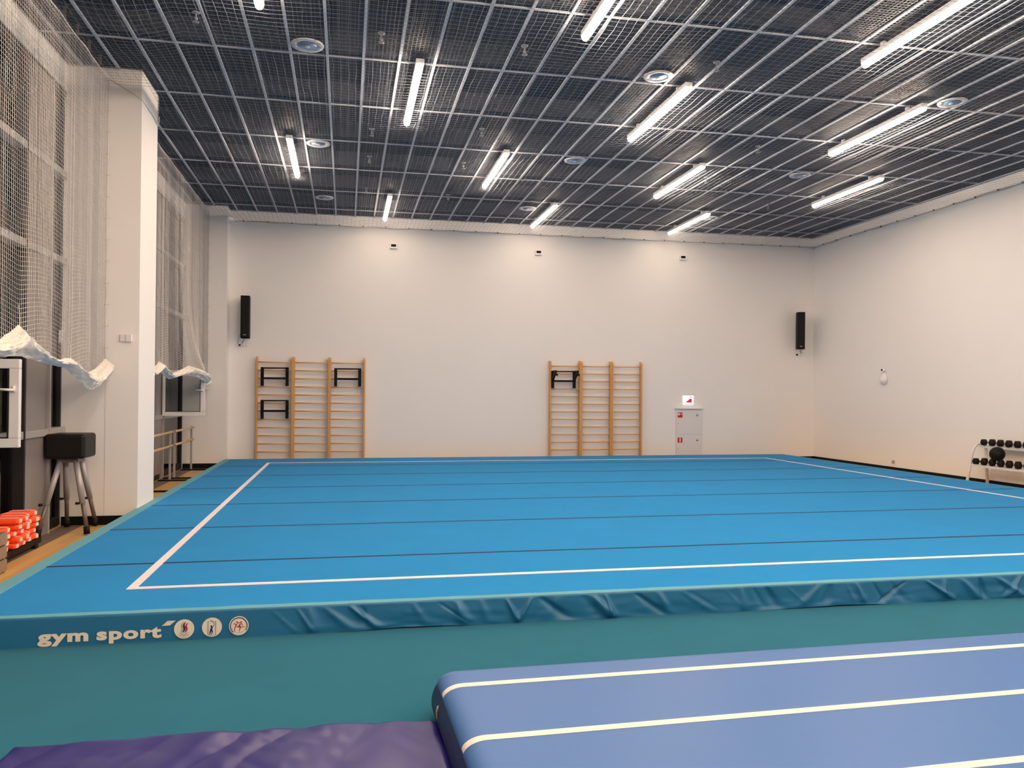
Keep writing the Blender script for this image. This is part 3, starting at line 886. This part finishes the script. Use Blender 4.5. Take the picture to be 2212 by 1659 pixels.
MB().box(-.01, -.05, -.03, 0, .05, .05).build('plate', M['frame'], fl_o, bevel=.004)

# ------------------------------------------------------------------ vaulting buck
bk = thing('vaulting_buck', 'black leather vaulting buck on four splayed telescopic legs by the window', 'vaulting buck', (-3.38, 11.18, 0))
MB().box(-.235, -.25, .935, .225, .25, 1.24).build('padded_body', M['leather'], bk, bevel=.035)
MB().box(-.12, -.14, .885, .12, .14, .925).build('base_plate', M['dsteel'], bk)
for (ax, ay, fx, fy) in [(-.09,-.11,-.235,-.42), (.09,-.11,.27,-.26), (.09,.10,.17,.44), (-.09,.10,-.16,.40)]:
    a = Vector((ax, ay, .90)); b = Vector((fx, fy, .06)); mid = a.lerp(b, .62)
    l = MB(); l.tube([a, mid], .034, 12); lo = l.build('leg', M['steel'], bk, smooth=True)
    i = MB(); i.tube([a.lerp(b, .55), b], .025, 12); i.build('inner_tube', M['dsteel'], lo, smooth=True)
    f = MB(); f.tube([a.lerp(b, .95), Vector((fx, fy, .012))], .036, 12); f.build('rubber_foot', M['rubber'], lo, smooth=True)
    k = MB(); k.tube([mid+Vector((-.03,-.03,.01)), mid+Vector((-.07,-.05,.01))], .016, 10); k.build('lock_knob', M['rubber'], lo, smooth=True)

# ------------------------------------------------------------------ orange pads + crate
rp2 = random.Random(11)
stackn = 0
for col, (cx, cy, nlev) in enumerate([(-3.52, 9.97, 5), (-3.51, 9.57, 5), (-3.50, 9.17, 4)]):
    for k in range(nlev):
        where = ['bottom one', 'second from bottom', 'middle one', 'fourth from bottom', 'topmost'][k] if nlev == 5 else ['bottom one', 'second from bottom', 'third from bottom', 'topmost'][k]
        t = thing('orange_pad', 'orange pad with white straps, %s in the %s pile under the window' % (where, ['farthest', 'middle', 'nearest'][col]), 'pad',
                  (cx+rp2.uniform(-.03, .03), cy+rp2.uniform(-.03, .03), .112+k*.0655), rp2.uniform(-.10, .10), 'orange pads piled by the window')
        t.rotation_euler = (0, 0, rp2.uniform(-.11, .11))
        p = MB(); p.box(-.13, -.175, 0, .13, .175, .058); p.build('pad_body', M['orange'], t, bevel=.02)
        for yy in (-.11, .10):
            yy += rp2.uniform(-.03, .03)
            s = MB(); s.tube([(-.133,yy,.010),(-.133,yy,.05),(-.10,yy,.0595),(.10,yy,.0595),(.133,yy,.05),(.133,yy,.010)], .004, 6)
            s.box(.126, yy-.03, .010, .138, yy+.03, .046); s.build('strap', M['orange_strap'], t)
pl = thing('low_platform', 'low black platform under the piled orange pads by the window', 'platform', (-3.51, 9.57, 0))
MB().box(-.13, -.62, .05, .13, .62, .108).build('deck', M['black'], pl, bevel=.006)
for sx in (-.10, .10):
    for sy in (-.5, .5): MB().box(sx-.025, sy-.04, 0.004, sx+.025, sy+.04, .05).build('foot', M['rubber'], pl)
cr = thing('wooden_crate', 'grey-brown slatted crate beside the orange pads at the left edge', 'crate', (-3.40, 8.52, 0))
for z in (.02, .15, .28):
    m = MB(); m.box(-.17, -.30, z, -.15, .30, z+.11); m.box(.15, -.30, z, .17, .30, z+.11); m.box(-.15, -.30, z, .15, -.28, z+.11); m.box(-.15, .28, z, .15, .30, z+.11)
    m.build('slat', M['crate'], cr, bevel=.003)
m = MB()
for sx in (-.14, .14):
    for sy in (-.27, .27): m.box(sx-.02, sy-.02, 0, sx+.02, sy+.02, .40)
m.build('corner_post', M['crate'], cr)
MB().box(-.15, -.28, .005, .15, .28, .02).build('bottom', M['crate'], cr)

# ------------------------------------------------------------------ ballet barres
def barre(loc, L, label):
    t = thing('ballet_barre', label, 'ballet barre', loc, 0, 'ballet barres by the far window')
    for z in (.97, .70):
        MB().tube([(0,-L/2,z),(0,-L/2+.01,z),(0,L/2,z)], .024, 12).build('wooden_bar', M['rung'], t, smooth=True)
    for y in (-L/2+.05, L/2-.05):
        p = MB(); p.box(-.055, y-.02, 0.02, -.015, y+.02, 1.0); po = p.build('post', M['steel'], t, bevel=.004)
        f = MB(); f.box(-.25, y-.03, .004, .36, y+.03, .03); f.build('foot', M['black'], po, bevel=.004)
    return t
b0 = barre((-3.36, 16.25, 0), 1.95, 'nearer wooden ballet barre, partly hidden behind the pilaster')
dup(b0, (-3.36, 18.52, 0), 'farther wooden ballet barre, standing close to the far wall')

# ------------------------------------------------------------------ dumbbell rack
rk = thing('dumbbell_rack', 'white tubular dumbbell rack against the right wall', 'rack', (12.25, 12.95, 0))
RY0, RY1 = -1.05, 1.05
for y in (RY0, RY1):
    fr = MB()
    fr.tube([(-.245,y,.0),(-.17,y,.30),(-.125,y,.55),(-.10,y,.68),(-.055,y,.77),(.02,y,.835),(.10,y,.85),(.17,y,.845),(.20,y,.82)], .028, 10)
    fr.tube([(.25,y,.0),(.225,y,.5),(.20,y,.83)], .030, 10)
    fr.tube([(-.14,y,.47),(.22,y,.50)], .022, 8)
    fr.build('end_frame', M['white_metal'], rk, smooth=True)
for xs, z in [((.08, .20), .80), ((-.12, .04), .43)]:
    s = MB(); s.box(xs[0]-.03, RY0, z-.03, xs[0]+.01, RY1, z+.012); s.box(xs[1]-.01, RY0, z-.02, xs[1]+.03, RY1, z+.022)
    s.build('shelf', M['white_metal'], rk, bevel=.004)
def dumbbell(loc, sc, label):
    t = thing('dumbbell', label, 'dumbbell', loc, 0, 'black dumbbells on the rack')
    r = .068*sc
    for sx in (-1, 1):
        m = MB(); m.lathe([(r*.75, sx*.055), (r, sx*.068), (r, sx*.125), (r*.72, sx*.142)], axis='X', n=6)
        m.build('head', M['rubber'], t, bevel=.006)
    MB().tube([(-.07,0,0),(-.02,0,0),(.02,0,0),(.07,0,0)], [.013,.017,.017,.013], 10).build('grip', M['chrome'], t, smooth=True)
    return t
ordn = ['first', 'second', 'third', 'fourth', 'fifth', 'sixth', 'seventh', 'eighth', 'ninth', 'tenth']
db0 = dumbbell((12.39, 13.86, .88), 1, 'black dumbbell on the upper rack shelf, first from its far end')
for k in range(1, 9):
    dup(db0, (12.39, 13.86-.205*k, .88), 'black dumbbell on the upper rack shelf, %s from its far end' % ordn[k])
for k in range(9):
    dup(db0, (12.21, 13.86-.205*k, .51), 'black dumbbell on the lower rack shelf, %s from its far end' % ordn[k])
mb = MB(); mb.lathe([(.135*math.sin(PI*i/16)+.0005, -.135*math.cos(PI*i/16)) for i in range(17)], c=(12.13, 13.3475, .688), n=28)
tag(mb.build('medicine_ball', M['rubber'], smooth=True), 'black medicine ball lying on the lower shelf of the dumbbell rack', 'ball')

# ------------------------------------------------------------------ world + camera
wd = bpy.data.worlds.new('night'); SC.world = wd; wd.use_nodes = True
wd.node_tree.nodes['Background'].inputs[0].default_value = (.004, .005, .008, 1)
wd.node_tree.nodes['Background'].inputs[1].default_value = 1

yaw, pitch, roll, fpx = .2010498, .01145918, -.006552088, 1762.14
cyw, syw = math.cos(yaw), math.sin(yaw)
f = Vector((syw*math.cos(pitch), cyw*math.cos(pitch), math.sin(pitch)))
r = Vector((cyw, -syw, 0)); d = f.cross(r)
c, s = math.cos(roll), math.sin(roll)
r2 = r*c+d*s; d2 = d*c-r*s
cam = bpy.data.cameras.new('camera'); co = bpy.data.objects.new('camera', cam); COL.objects.link(co)
mw = Matrix.Identity(4)
for i in range(3):
    mw[i][0] = r2[i]; mw[i][1] = -d2[i]; mw[i][2] = -f[i]
mw[0][3], mw[1][3], mw[2][3] = 0, 0, 1.78
co.matrix_world = mw
cam.sensor_fit = 'HORIZONTAL'; cam.sensor_width = 36; cam.lens = 36*fpx/2212
cam.clip_start = .05; cam.clip_end = 200
SC.camera = co
SC.cycles.max_bounces = 8; SC.cycles.diffuse_bounces = 5; SC.cycles.transparent_max_bounces = 24
SC.cycles.sample_clamp_indirect = 6
vs_ = SC.view_settings
vs_.view_transform = 'Standard'; vs_.look = 'None'; vs_.gamma = 1; vs_.exposure = .2; vs_.use_curve_mapping = False
